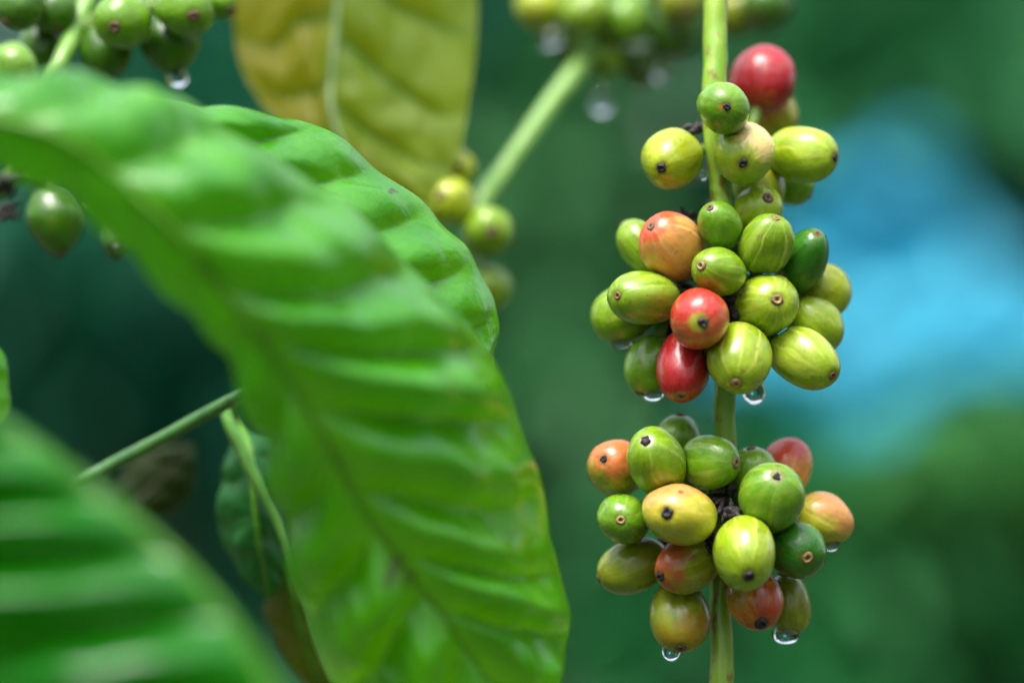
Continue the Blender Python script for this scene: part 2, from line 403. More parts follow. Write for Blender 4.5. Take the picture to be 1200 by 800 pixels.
old = leaf_mat('yellowing_leaf', (.09, .16, .002), (.14, .21, .003), (.05, .14, .012), (.42, .46, .003), rough=.55, trans=.45, spec=.25, coat=0, blot=(.18, .14, .002), blot_amt=.45, blot_dir=-.22)
rowsD = [((415, -230, .672), (425, -215, .672), (405, -225, .672)),
         ((410, -170, .671), (530, -110, .668), (320, -150, .674)),
         ((405, -100, .670), (556, -20, .665), (285, -65, .672)),
         ((400, -40, .668), (558, 55, .661), (274, 10, .670)),
         ((395, 20, .666), (548, 125, .657), (280, 70, .668)),
         ((390, 75, .664), (540, 172, .654), (300, 112, .666)),
         ((388, 125, .661), (527, 208, .652), (330, 150, .664)),
         ((408, 180, .657), (515, 235, .650), (362, 195, .660)),
         ((450, 226, .653), (506, 250, .649), (420, 245, .655)),
         ((498, 262, .649), (500, 263, .649), (496, 264, .649))]
make_leaf('coffee_leaf', rowsD, old, plain('rib_pale', (.20, .30, .12), .5, .3, 200), 'yellowing olive leaf seen from its underside at the top, behind the others', 6, .0026, -.002, vw=.10, rib=(.0009, .0004), group='coffee leaves further back', seed=4, sweep=.10,
          petiole=[(430, -330, .68), (420, -280, .675)])

glossy = leaf_mat('dark_glossy_leaf', (.006, .09, .012), (.014, .15, .02), (.08, .22, .07), (.03, .25, .03), rough=.36, trans=.3, spec=.35, coat=0)
rowsE = [((285, 505, 0.630), (290, 502, 0.632), (280, 508, 0.632)),
         ((292, 530, 0.622), (335, 530, 0.638), (270, 540, 0.634)),
         ((296, 565, 0.618), (345, 570, 0.640), (258, 580, 0.636)),
         ((300, 605, 0.617), (342, 615, 0.641), (256, 615, 0.636)),
         ((304, 640, 0.619), (332, 655, 0.641), (268, 645, 0.637)),
         ((310, 672, 0.624), (322, 682, 0.639), (290, 672, 0.636)),
         ((315, 700, 0.630), (317, 702, 0.632), (313, 702, 0.632))]
make_leaf('coffee_leaf', rowsE, glossy, rib_green, 'small dark glossy curled leaf hanging beside the thin twig, lower left of centre', 5, .0012, .002, group='coffee leaves further back', seed=5, nu=80, nv=24,
          petiole=[(268, 470, .628), (275, 492, .632)])
rowsG = [((345, 560, 0.637), (350, 556, 0.637), (340, 562, 0.637)),
         ((335, 620, 0.637), (372, 625, 0.641), (312, 640, 0.645)),
         ((342, 690, 0.637), (395, 700, 0.643), (312, 690, 0.647)),
         ((360, 760, 0.639), (410, 770, 0.645), (322, 735, 0.647)),
         ((385, 830, 0.643), (388, 832, 0.644), (382, 832, 0.644))]
make_leaf('coffee_leaf', rowsG, leaf_mat('browning_leaf', (.05, .09, .005), (.08, .12, .006), (.12, .18, .03), (.14, .20, .006), rough=.4, trans=.3, blot=(.07, .05, .006), blot_amt=.5, spec=.25, coat=0),
          rib_green, 'browning olive leaf half hidden between the largest leaf and the dark lower left leaf', 5, .0015, .002, group='coffee leaves further back', seed=6, nu=80, nv=24)
rowsH = [((130, 620, 0.660), (135, 616, 0.660), (125, 622, 0.660)),
         ((165, 585, 0.662), (200, 600, 0.666), (140, 560, 0.664)),
         ((200, 550, 0.664), (228, 575, 0.668), (170, 530, 0.666)),
         ((225, 520, 0.666), (228, 524, 0.666), (222, 518, 0.666))]
make_leaf('coffee_leaf', rowsH, leaf_mat('dull_brown_leaf', (.012, .03, .002), (.022, .036, .003), (.03, .04, .004), (.03, .05, .003), rough=.6, trans=.2, spec=.2, coat=0), plain('rib_dull', (.035, .04, .006), .6), 'small dull brown leaf below the slanting twig, above the dark lower left leaf', 4, .001, .001, group='coffee leaves further back', seed=7, nu=60, nv=18)
rowsI = [((-60, 390, .56), (-55, 380, .56), (-62, 400, .56)), ((-40, 410, .56), (0, 408, .565), (-60, 430, .56)), ((-30, 440, .56), (10, 450, .565), (-60, 460, .56)),
         ((-35, 480, .56), (6, 490, .565), (-60, 490, .56)), ((-50, 520, .56), (-48, 522, .56), (-52, 522, .56))]
make_leaf('coffee_leaf', rowsI, fresh, rib_green, 'sliver of mid green leaf cut by the left picture edge above the dark leaf', 4, .001, .001, group=GRP, seed=8, nu=60, nv=18)

# ------------------------------------------------------------------ stems
def stem_mat(name, c1, c2, fleck, amt):
    g = NT(name); tc = g.n('TexCoord').outputs['Object']
    st = g.vec('MULTIPLY', tc, (1, 1, .22))
    c = g.mix(g.step(g.noise(st, 330, 3), .35, .66), c1, c2)
    f = g.step(g.noise(g.vec('MULTIPLY', tc, (1, 1, .5)), 420, 4, .6), .60 - amt, .70 - amt * .8)
    c = g.mix(g.math('MULTIPLY', f, .8), c, fleck)
    p = g.n('BsdfPrincipled', Roughness=.38); g.set(p, 'Base Color', c); g.set(p, 'Coat Weight', .3); g.set(p, 'Coat Roughness', .2)
    g.set(p, 'Subsurface Weight', .15); g.set(p, 'Subsurface Radius', (.6, 1, .3)); g.set(p, 'Subsurface Scale', .002)
    g.set(p, 'Normal', g.bump(g.noise(st, 500, 4), .5, .0006))
    return g.out(p.outputs[0])

def stem(name, pts, mat, label, cat, seg=20, rough=.06, n=120, group=None):
    """pts: px, py, Y, width px"""
    rows = [list(at(p[0], p[1], p[2])) + [p[3] * .5 * K0 * p[2] / F0] for p in pts]
    P = catmull(rows, n); org = P[n // 2, :3].copy(); P[:, :3] -= org
    V, F = tube_data(P, seg, rough, pts[0][0])
    o = link(name, mesh(name, V, F), None, [mat]); o.location = org
    return tag(o, label, cat, group)

YS = .603
main = stem('coffee_branch', [(832, -420, .64, 30), (834, -200, .625, 28), (838, -40, .613, 29), (838, 60, .607, 29), (837, 120, .604, 29), (838, 165, .603, 27), (841, 205, .603, 21), (845, 240, .603, 26), (847, 300, .603, 28),
              (851, 365, .603, 36), (851, 430, .603, 26), (849, 475, .603, 25), (851, 520, .603, 27), (850, 590, .603, 37), (847, 645, .603, 28), (844, 695, .602, 25), (846, 760, .600, 28), (844, 830, .598, 28), (842, 960, .592, 27), (836, 1080, .585, 24)],
            stem_mat('main_stem', (.17, .36, .010), (.29, .44, .04), (.20, .085, .03), .075),
            'upright green stem with brown flecks carrying the three sharp fruit clusters', 'stem', n=220, rough=.12)
black = plain('withered_gap_black', (.012, .010, .012), .5, .3, 900, (.035, .022, .02), bump=.8)

def dark_tuft(parent, px, py, Y, spx, seed, n=7):
    """dried flower remains, also dark filling for gaps between fruit: a tuft of crumpled strips"""
    r = random.Random(seed); V = []; F = []; k = K0 * Y / F0; o = parent.location; c = at(px, py, Y) - o
    for i in range(n):
        d = Vector((r.gauss(0, 1), -abs(r.gauss(0, .5)), r.gauss(0, .8))).normalized(); s = spx * k * r.uniform(.6, 1.1)
        a = c + Vector((r.gauss(0, .25), r.gauss(0, .2), r.gauss(0, .25))) * spx * k
        p = catmull([list(a) + [s * .20], list(a + d * s * .45 + Vector((0, 0, r.gauss(0, .15) * s))) + [s * .24], list(a + d * s) + [s * .07]], 9)
        v, f = tube_data(p, 8, .5, seed + i); b = len(V); V += list(v); F += [tuple(q + b for q in t) for t in f]
    return link('dried_flower_gap_fill', mesh('dried_flower_gap_fill', V, F), parent, [black])
dark_tuft(main, 855, 600, .590, 24, 1, 10)
dark_tuft(main, 817, 145, .605, 16, 2)
dark_tuft(main, 848, 350, .596, 30, 3, 10)
dark_tuft(main, 826, 250, .607, 22, 5)
dark_tuft(main, 850, 395, .592, 30, 21, 10); dark_tuft(main, 832, 340, .597, 26, 22, 8); dark_tuft(main, 845, 630, .592, 26, 23, 9); dark_tuft(main, 850, 585, .594, 24, 24, 8)  # extra black tufts added to deepen the dark between cherries
dark_tuft(main, 787, 396, .606, 26, 31, 9); dark_tuft(main, 800, 340, .606, 24, 32, 8); dark_tuft(main, 775, 640, .606, 22, 33, 8); dark_tuft(main, 905, 395, .606, 24, 34, 8)  # more black filling, standing in for deep shade in the fruit gaps
dark_tuft(main, 838, 575, .597, 16, 6)

pale_stem = stem_mat('pale_stem', (.14, .33, .03), (.20, .39, .06), (.16, .10, .05), -.05)
back_branch = stem('coffee_branch', [(810, -260, .74, 30), (770, -120, .72, 32), (728, -10, .705, 28), (690, 62, .695, 25), (640, 130, .684, 23), (590, 200, .672, 23), (563, 240, .664, 26), (552, 290, .66, 24), (556, 370, .655, 20), (540, 470, .65, 18)],
                    pale_stem, 'slanting pale green stem behind, between the yellowing leaf and upright stem', 'stem', n=120)
left_branch = stem('coffee_branch', [(170, -160, .66, 26), (120, -40, .645, 24), (92, 25, .635, 22), (66, 85, .625, 22), (38, 150, .63, 22), (20, 200, .635, 22), (-20, 235, .64, 22), (-90, 270, .65, 22)],
                   pale_stem, 'green stem carrying the shaded cherries in the upper left corner', 'stem', n=100)
stem('twig', [(-260, 800, .62, 17), (-110, 690, .62, 17), (40, 600, 0.620, 16), (100, 562, 0.620, 16), (130, 545, 0.620, 16), (200, 508, 0.617, 16), (262, 474, 0.612, 16), (305, 452, 0.602, 16), (370, 415, 0.597, 16), (460, 370, 0.612, 20)],
     stem_mat('twig_green', (.035, .13, .025), (.06, .18, .035), (.10, .08, .04), -.04), 'blurred green twig slanting across the dark gap between the two front leaves', 'twig')
stem('twig', [(262, 470, 0.620, 12), (270, 500, 0.618, 15), (292, 545, 0.616, 15), (318, 595, 0.615, 12), (340, 650, 0.615, 10), (365, 720, 0.616, 12), (395, 800, 0.618, 14), (420, 880, 0.622, 14)],
     stem_mat('thin_twig_green', (.10, .28, .04), (.14, .34, .06), (.10, .08, .04), -.05), 'thin green twig drooping from the slanting twig beside the largest leaf', 'twig')
dark_tuft(left_branch, 4, 215, .632, 26, 11, 9); dark_tuft(left_branch, 8, 250, .632, 20, 12, 6)

# ------------------------------------------------------------------ coffee cherries
PAL = {  # base, stripe / pale, blush, blush amount
    'g':  ((.18, .33, .006), (.44, .54, .07), (.30, .34, .01), .25),
    'lg': ((.27, .40, .009), (.54, .60, .10), (.42, .42, .02), .30),
    'yg': ((.33, .41, .008), (.52, .54, .06), (.36, .34, .01), .25),
    'mg': ((.125, .29, .006), (.33, .46, .06), (.22, .32, .01), .25),
    'dg': ((.028, .16, .006), (.09, .28, .03), (.05, .2, .01), .2),
    'ol': ((.21, .26, .008), (.36, .38, .04), (.34, .22, .01), .45),
    'sh': ((.045, .14, .003), (.08, .21, .012), (.08, .11, .005), .3),  # shade put into the skin colour: darkened greens for cherries in shadow
    'cr': ((.29, .41, .015), (.56, .58, .14), (.74, .56, .20), .55),
    'or': ((.68, .30, .07), (.76, .50, .18), (.58, .085, .03), .5),
    'ye': ((.48, .44, .025), (.70, .60, .12), (.64, .30, .08), .5),
    'og': ((.33, .35, .015), (.48, .42, .06), (.56, .16, .04), .65),
    'rg': ((.32, .35, .014), (.44, .40, .04), (.44, .095, .022), .65),
    'ro': ((.52, .16, .018), (.62, .30, .04), (.38, .05, .012), .6),
    'rd': ((.56, .11, .035), (.68, .30, .10), (.46, .028, .018), .6),
    'dr': ((.36, .009, .014), (.46, .05, .035), (.25, .005, .010), .5),
    'rr': ((.66, .26, .05), (.74, .42, .12), (.60, .06, .025), .6),
}
def cherry_mat(pal, a, b, seed, blush=None, amount=None, spots=(), stripe=.6):
    base, pale, bl, am = PAL[pal]; am = am if amount is None else amount
    g = NT('cherry_skin'); tc = g.n('TexCoord').outputs['Object']
    p = g.vec('MULTIPLY', tc, (1 / b, 1 / b, 1 / a)); p0 = p
    sp = g.n('SeparateXYZ', Vector=p); x, y, z = sp.outputs
    r = g.math('ADD', g.math('SQRT', g.math('ADD', g.math('MULTIPLY', x, x), g.math('MULTIPLY', y, y))), .02)
    warp = g.math('MULTIPLY', g.math('SUBTRACT', g.noise(g.vec('ADD', p, (seed, 0, 0)), 2.2, 2), .5), .35)
    mer = g.comb(g.math('ADD', g.math('DIVIDE', x, r), warp), g.math('DIVIDE', y, r), g.math('ADD', g.math('MULTIPLY', z, .16), seed * 1.7))
    broad = g.step(g.noise(mer, 1.9, 1), .50, .66)
    fine = g.step(g.noise(mer, 5.5, 2), .52, .68)
    ang = g.math('ARCTAN2', y, x)
    ln = g.math('ADD', g.math('MULTIPLY', ang, (9 + int(seed * 3) % 4) / 6.28318), g.math('ADD', g.math('MULTIPLY', g.noise(g.vec('ADD', p, (0, 0, seed)), 1.3, 1), .8), g.math('MULTIPLY', g.noise(mer, 3, 1), .7)))
    fr = g.math('ABSOLUTE', g.math('SUBTRACT', g.math('FRACT', ln), .5))
    lines = g.math('MULTIPLY', g.step(fr, .03, .17, 1, 0), g.step(g.noise(mer, 2.6, 1), .34, .56))
    body = g.math('POWER', g.math('SUBTRACT', 1.0, g.math('MULTIPLY', z, z), clamp=True), .4)
    mott = g.noise(g.vec('ADD', p, (0, seed, 0)), 1.6, 3)
    c = g.mix(g.step(mott, .35, .7), tuple(q * .82 for q in base), tuple(q * 1.12 for q in base))
    s = g.math('MULTIPLY', g.math('MAXIMUM', g.math('MULTIPLY', broad, .55), g.math('MAXIMUM', g.math('MULTIPLY', fine, .35), lines)), g.math('MULTIPLY', body, min(1.0, stripe * 1.08)))
    c = g.mix(s, c, pale)
    n1 = g.math('SUBTRACT', g.noise(g.vec('ADD', p, (seed, seed, 3)), 1.7, 4, .55), .5)
    n2 = g.math('SUBTRACT', g.noise(mer, 4.5, 3), .5)
    if blush is not None:
        d = g.vec('DOT_PRODUCT', p, tuple(blush))
        d = g.math('ADD', d, g.math('ADD', g.math('MULTIPLY', n1, 1.5), g.math('MULTIPLY', n2, .7)))
        f = g.step(d, .75 - 1.35 * am, 1.25 - 1.2 * am)
    else:
        f = g.math('MULTIPLY', g.step(g.math('ADD', n1, g.math('MULTIPLY', n2, .5)), .22 - .4 * am, .5 - .3 * am), .85)
    c = g.mix(f, c, bl)
    for (d, rad, col, soft, st) in spots:
        ds = g.vec('DISTANCE', p, tuple(d))
        ds = g.math('ADD', ds, g.math('MULTIPLY', n1, .7 * rad)); ds = g.math('ADD', ds, g.math('MULTIPLY', g.math('SUBTRACT', g.noise(p, 14, 3), .5), 1.3 * rad * soft))
        c = g.mix(g.step(ds, rad * .55, rad, st, 0), c, col)
    dn = g.math('ADD', g.vec('DISTANCE', p, (0, 0, 1)), g.math('MULTIPLY', g.math('SUBTRACT', g.noise(p, 6, 3), .5), .35))
    c = g.mix(g.step(dn, .16, .34, .55, 0), c, (.16, .085, .015))
    scar = g.math('MULTIPLY', g.step(g.noise(g.vec('ADD', p, (seed * 2.3, 1, 0)), 2.4, 5, .65), .60, .68), .55)
    c = g.mix(scar, c, (.20, .13, .03))
    spk = g.step(g.noise(g.vec('ADD', p, (2, seed, 0)), 9, 2), .71, .77)
    c = g.mix(g.math('MULTIPLY', spk, .7), c, (.10, .055, .012))
    dots = g.step(g.noise(g.vec('ADD', p, (2, 0, seed)), 26, 1), .70, .76)
    c = g.mix(g.math('MULTIPLY', dots, .22), c, pale)
    bs = g.n('BsdfPrincipled', Roughness=g.step(g.noise(p, 5, 3), .3, .7, .24, .38)); g.set(bs, 'Base Color', c)
    g.set(bs, 'Subsurface Weight', .22); g.set(bs, 'Subsurface Radius', (1.0, .8, .25)); g.set(bs, 'Subsurface Scale', .0022)
    g.set(bs, 'Coat Weight', .45); g.set(bs, 'Coat Roughness', g.step(g.noise(p, 4, 2), .3, .7, .05, .2)); g.set(bs, 'Coat IOR', 1.33)
    h = g.math('ADD', g.math('MULTIPLY', g.noise(p, 3.0, 3), .8), g.math('MULTIPLY', g.noise(p, 34, 2), .08))
    h = g.math('ADD', h, g.math('MULTIPLY', broad, .12))
    g.set(bs, 'Normal', g.bump(h, .22, .0011))
    return g.out(bs.outputs[0])

def ring_mat(name, centre, ring, rim):
    g = NT(name); tc = g.n('TexCoord').outputs['Object']
    sp = g.n('SeparateXYZ', Vector=tc); x, y, _ = sp.outputs
    r = g.math('MULTIPLY', g.math('SQRT', g.math('ADD', g.math('MULTIPLY', x, x), g.math('MULTIPLY', y, y))), 1000.0)
    r = g.math('ADD', r, g.math('MULTIPLY', g.math('SUBTRACT', g.noise(tc, 1500, 3), .5), .5))
    c = g.mix(g.step(r, .22, .42), centre, ring); c = g.mix(g.step(r, .78, 1.05), c, rim)
    c = g.mix(g.step(g.noise(tc, 2600, 2), .45, .7, 0, .5), c, tuple(q * .5 for q in ring))
    oi = g.n('ObjectInfo').outputs['Random']; c = g.mix(g.math('MULTIPLY', oi, .6), c, tuple(q * .45 + .01 for q in ring))
    p = g.n('BsdfPrincipled', Roughness=.6); g.set(p, 'Base Color', c); g.set(p, 'Normal', g.bump(g.noise(tc, 2500, 3), .6, .0003))
    return g.out(p.outputs[0])
NAV = {'tan': ring_mat('navel_tan', (.03, .015, .008), (.42, .30, .10), (.16, .09, .02)),
       'brown': ring_mat('navel_brown', (.015, .01, .008), (.20, .11, .045), (.10, .06, .02)),
       'black': ring_mat('navel_black', (.05, .045, .045), (.014, .011, .012), (.035, .02, .01))}
ped_mat = plain('pedicel_green', (.16, .28, .04), .5, .3, 400)

def img_dir(dx, dy, tz):
    """image direction (right, down, towards viewer) -> world direction"""
    return Vector((dx, -tz, -dy))

class Cherry: pass
CH = []
SC = 1.0
def ch(px, py, a, b, nav, d, pal, navel, label, node, Y0=YS, blush=None, amount=None, spots=(), stripe=.7, group=None, nr=6.0, point=0.0):
    """a: half length along the stalk-navel axis, b: half width (photo px); nav: navel position (px,py) or (dx,dy,tz) axis"""
    a *= SC; b *= SC
    c = Cherry(); c.__dict__.update(locals())
    if len(nav) == 2:
        dx, dy = nav[0] - px, nav[1] - py; off = math.hypot(dx, dy); A = a
        c.a = max(1.14 * max(A, b), off / .965); q = off / c.a
        ax = img_dir(dx / c.a, dy / c.a, math.sqrt(1 - q * q))
        c.c = math.sqrt(max(A * A - off * off, 1) / (1 - q * q)); c.c = min(max(c.c, .86 * b), 1.28 * b)
    else: ax = img_dir(*nav); c.c = b
    z = ax.normalized(); x = z.cross(Vector((0, -1, 0)))
    x = x.normalized() if x.length > 1e-4 else Vector((1, 0, 0))
    y = z.cross(x); c.M = Matrix((x, y, z)).transposed(); c.axis = z
    c.Y = Y0 - d * K0; c.order = d
    CH.append(c); return c

def support(c, n):
    k = K0 * c.Y / F0; l = c.M.transposed() @ n
    return k / math.sqrt((l.x / c.b) ** 2 + (l.y / c.c) ** 2 + (l.z / c.a) ** 2)

def relax(items, it=220, gap=.945):
    for _ in range(it):
        moved = 0
        for i, A in enumerate(items):
            for B in items[i + 1:]:
                pa, pb = at(A.px, A.py, A.Y), at(B.px, B.py, B.Y); v = pb - pa; L = v.length
                if L > .03 or L < 1e-9: continue
                n = v / L; need = gap * (support(A, n) + support(B, n))
                if L < need:
                    lat = v.x * v.x + v.z * v.z
                    want = math.sqrt(max(need * need - lat, 0)); cur = abs(v.y); dlt = min(want - cur, .0012) * .5
                    if dlt <= 1e-6: continue
                    sgn = 1 if A.order > B.order else -1     # larger order = nearer the camera
                    A.Y -= sgn * dlt; B.Y += sgn * dlt; moved = max(moved, dlt)
        if moved < 1e-5: break

def build_cherry(c, idx):
    r = random.Random(idx * 13 + 5); k = K0 * c.Y / F0; a, b = c.a * k, c.b * k; cb = c.c / c.b
    q = c.M.to_quaternion(); pos = at(c.px, c.py, c.Y)
    prof = []; n = 34
    for i in range(n + 1):
        t = math.pi * i / n
        z = a * math.cos(t); rr = b * max(math.sin(t), 0) ** .94
        if t < .35: z -= a * .045 * (1 - t / .35) ** 2                 # shallow dimple round the navel
        if c.point and t < 1.57: rr *= 1 - c.point * .42 * math.cos(t) ** 1.2 * (1 - math.exp(-t * 5))
        if t > 2.5: rr *= 1 - .06 * (t - 2.5) / .64
        prof.append((rr, z))
    prof[0] = (0, prof[0][1]); prof[-1] = (0, prof[-1][1])
    V, F = lathe_data(prof, 44)
    p1, p2 = r.uniform(0, 6.28), r.uniform(0, 6.28); sq = r.uniform(.015, .04)
    for v in V:
        th = math.atan2(v.y, v.x); w = 1 + sq * math.cos(2 * th + p1) + .008 * math.cos(5 * th + p2)
        w *= 1 + .075 * mnoise.noise(Vector((v.x / b * 1.1 + idx * 3.3, v.y / b * 1.1, v.z / a * 1.1)))
        v.x *= w; v.y *= w * cb; v.z *= 1 + .03 * mnoise.noise(Vector((v.x / b * .9, v.y / b * .9, idx * 2.1)))
    # flattened where it presses on its neighbours
    Mi = c.M.transposed()
    for o2 in CH:
        if o2 is c or o2.group != c.group: continue
        w_ = at(o2.px, o2.py, o2.Y) - pos; Ln = w_.length; nn = w_ / Ln; sa, sb = support(c, nn), support(o2, nn)
        if Ln > (sa + sb) * 1.01: continue
        lim = Ln * sa / (sa + sb); nl = Mi @ nn
        for v in V:
            e = v.dot(nl) - lim
            if e > -.0004: v -= nl * (e + .0004 * math.exp(-(e + .0004) / .0004) + .00003 if e > 0 else (e + .0004) ** 2 / .0016)
    inv = q.inverted(); loc = lambda d: inv @ img_dir(*d).normalized()
    bl = loc(c.blush) if c.blush else None
    sp = [(loc(s[0]), s[1], s[2], s[3], s[4]) for s in c.spots]
    o = link('coffee_cherry', mesh('coffee_cherry', V, F), None, [cherry_mat(c.pal, a, b, (idx * 1.37) % 9, bl, c.amount, sp, c.stripe)])
    o.location = pos; o.rotation_mode = 'QUATERNION'; o.rotation_quaternion = q
    tag(o, c.label, 'coffee cherry', c.group)
    # navel
    R0 = c.nr * k * r.uniform(.82, 1.15); zt = prof[0][1]
    if c.navel == 'black':
        pr = [(0, .30), (.18, .30), (.30, .40), (.44, .62), (.60, .66), (.76, .52), (.92, .26), (1.0, -.05), (1.0, -.3), (.9, -.6), (0, -.6)]
    else:
        pr = [(0, .12), (.22, .13), (.34, .26), (.5, .42), (.70, .42), (.90, .28), (1.02, .04), (1.0, -.3), (.9, -.6), (0, -.6)]
    V, F = lathe_data([(x * R0, z * R0) for x, z in pr], 26)
    jag = .5 if c.navel == 'black' else .16
    for v in V:
        f = mnoise.noise(v / R0 * 1.6 + Vector((idx * 5.1, 0, 0))); v.x *= 1 + jag * f; v.y *= 1 + jag * f; v.z += R0 * jag * .5 * mnoise.noise(v / R0 * 2.1 + Vector((0, idx, 0))) * (v.z > 0)
    nv = link('navel', mesh('navel', V, F), o, [NAV[c.navel]]); nv.location = o.data.vertices[0].co + Vector((0, 0, R0 * .02)); nv.scale = (r.uniform(.85, 1.1), r.uniform(.85, 1.1), 1); nv.rotation_euler = (r.gauss(0, .06), r.gauss(0, .06), r.uniform(0, 6))
    # stalk from the base of the fruit towards its node on the stem
    if c.node is not None:
        tgt = o.matrix_basis if False else None
        nodep = at(*c.node); lb = inv @ (nodep - pos); st = Vector((0, 0, -a * .97))
        Lg = min((lb - st).length, .012); e = st + (lb - st).normalized() * Lg if (lb - st).length > 1e-6 else st
        m = st + Vector((0, 0, -Lg * .35)); rad = .0011
        P = catmull([list(st + Vector((0, 0, .0008))) + [rad * 1.3], list(m) + [rad], list(e) + [rad * .9]], 10)
        V, F = tube_data(P, 10); link('stalk', mesh('stalk', V, F), o, [ped_mat])
    return o

gT = 'coffee cherries of the upper cluster'; gM = 'coffee cherries of the middle cluster'; gB = 'coffee cherries of the lower cluster'
nT, nM, nB = (840, 175, YS), (849, 360, YS), (849, 605, YS)
T = dict(node=nT, group=gT); M = dict(node=nM, group=gM); B = dict(node=nB, group=gB)
RED = (.5, .035, .03)
# upper cluster
SC = 1.06
ch(894.5, 94, 40, 36, (.25, -.85, -.45), -130, 'dr', 'brown', 'deep red ripe cherry, highest fruit on the right of the upright stem', **T, stripe=.2)
ch(906, 134, 30, 26, (.5, .6, -.4), -165, 'og', 'brown', 'orange green cherry mostly hidden beneath the highest deep red cherry', **T, blush=(-.5, -.5, .5), amount=.5)
ch(848, 127, 30, 28.5, (849, 128), 52, 'mg', 'black', 'small round green cherry squarely in front of the stem, navel facing the viewer', **T, spots=[((-.2, .05, 1), .16, (.45, .18, .03), .7, .7)], nr=5.5, stripe=.3)
ch(787, 187, 36, 33, (773, 199), 12, 'yg', 'black', 'yellow green cherry alone left of the stem, with black pointed navel', **T, nr=6.5, stripe=.35, point=.35)
ch(872.5, 180, 36, 33.5, (867.5, 194), 42, 'cr', 'black', 'pale green cherry with cream blush, right against the stem below the small round one', **T, blush=(.5, -.8, .3), amount=.36, nr=6, stripe=.3)
ch(940, 181, 38, 32.5, (976, 187), -20, 'lg', 'black', 'smooth plain green cherry pointing right, rightmost of the upper cluster', **T, nr=4.5, stripe=.4)
ch(889, 217, 32, 30, (.2, .5, .3), -30, 'yg', 'brown', 'shaded yellow green cherry tucked directly beneath the cream blushed cherry', **T, stripe=.3)
ch(925, 212, 30, 26, (.7, .55, -.1), -85, 'mg', 'brown', 'darker green cherry peeking out below the plain green cherry pointing right', **T, stripe=.3)
# middle cluster
ch(752, 289, 34, 25, (-.5, -.7, -.2), -15, 'g', 'brown', 'green cherry half hidden behind the left side of the orange cherry', **M)
ch(788, 289, 40, 36.5, (760.5, 266), 25, 'or', 'brown', 'pale orange blushed cherry with its navel at the upper left', **M, blush=(-.7, -.75, .2), amount=.36, nr=6, stripe=.75)
ch(844, 264.5, 28, 24.5, (830, 244), 48, 'mg', 'brown', 'small mid green cherry on the stem at the top of the middle cluster', **M, nr=5.5, stripe=.25)
ch(889, 246, 29, 27.5, (.2, -.3, .6), -8, 'lg', 'brown', 'pale green cherry just above the boldly striped green cherry', **M, stripe=.3)
ch(898, 287.5, 34.5, 30.5, (908, 256), 50, 'g', 'tan', 'boldly pale striped green cherry with its navel at the top', **M, stripe=.95, nr=5)
ch(941, 306, 39, 27, (955, 274), 8, 'dg', 'brown', 'dark glossy green cherry leaning right, at the right of the middle cluster', **M, stripe=.35, nr=4.5, point=.4)
ch(966, 341, 32, 29, (.75, .35, -.45), -35, 'yg', 'brown', 'yellow green cherry furthest right in the middle cluster, against the blue', **M, stripe=.35)
ch(842, 318, 31.5, 26.5, (819.5, 312), 74, 'g', 'tan', 'small green cherry at the heart of the middle cluster, navel turned left', **M, nr=7, stripe=.5, blush=(-.2, 1, .2), amount=.22)
ch(897, 358, 38, 35.5, (907, 351.5), 72, 'lg', 'tan', 'large pale striped green cherry facing forward with a round tan navel', **M, nr=8, stripe=.75)
ch(754.5, 349, 41, 29.5, (721.5, 347), 40, 'g', 'brown', 'long green cherry lying sideways on the left, brown navel pointing left', **M, nr=6.5, stripe=.6)
ch(731, 368, 38, 33, (-.75, .2, -.3), -8, 'g', 'brown', 'green cherry furthest left in the middle cluster, behind the sideways one', **M, stripe=.35)
ch(819.5, 373.5, 34, 33, (821.5, 378), 88, 'rd', 'black', 'orange red cherry facing forward with a green yellow ring round its navel', **M, nr=6.5, spots=[((-.12, .12, 1), .42, (.34, .34, .03), .35, 1)], stripe=.6, blush=(-.2, -.6, .3), amount=.5)
ch(801, 429, 40.5, 29.5, (796, 464), 52, 'dr', 'brown', 'crimson cherry hanging directly under the orange red forward facing one', **M, nr=4.5, stripe=.35)
ch(762, 427.5, 34, 28, (-.3, .8, .1), 14, 'mg', 'brown', 'shaded green cherry left of the crimson cherry with a drop below', **M, stripe=.3)
ch(866.5, 419, 40, 35.5, (860, 449), 74, 'lg', 'tan', 'plump striped green cherry at the front bottom, tan navel low', **M, nr=7.5, stripe=.75)
ch(941.5, 419, 42, 32.5, (972.5, 440), 46, 'lg', 'brown', 'long pale green cherry at lower right, dark navel at its right end', **M, nr=6, stripe=.6)
ch(955, 381, 36, 28, (.6, .55, -.3), 0, 'lg', 'brown', 'pale green cherry wedged behind the long lower right one', **M, stripe=.4)
# lower cluster
ch(723, 548, 34, 31, (706, 536), 20, 'og', 'black', 'orange blushed cherry at the upper left corner of the lower cluster', **B, blush=(.1, -.8, .5), amount=.68, nr=5)
ch(769.5, 541, 40, 32.5, (755, 514.5), 58, 'g', 'black', 'tall olive green cherry at the top left with black navel on top', **B, nr=6.5, stripe=.5, amount=.3)
ch(794, 517, 30, 26, (.1, -.8, .1), -10, 'mg', 'brown', 'green cherry peeping up behind the two top cherries left of the stem', **B, stripe=.3)
ch(832, 541.5, 33, 30.5, (861, 541), 52, 'mg', 'brown', 'green cherry over the stem with navel at its right end', **B, nr=6, stripe=.45)
ch(797, 603, 42.5, 34, (779, 597.5), 88, 'ye', 'black', 'yellow cherry with a small red spot on top, facing left', **B, nr=6.5, stripe=.6, spots=[((.06, -.72, .62), .13, (.55, .04, .02), .5, .9)], blush=(-.2, -.9, .1), amount=.35)
ch(731, 607.5, 30, 27.5, (726, 607), 55, 'mg', 'tan', 'small green cherry at far left with round tan navel facing forward', **B, nr=6.5, stripe=.4)
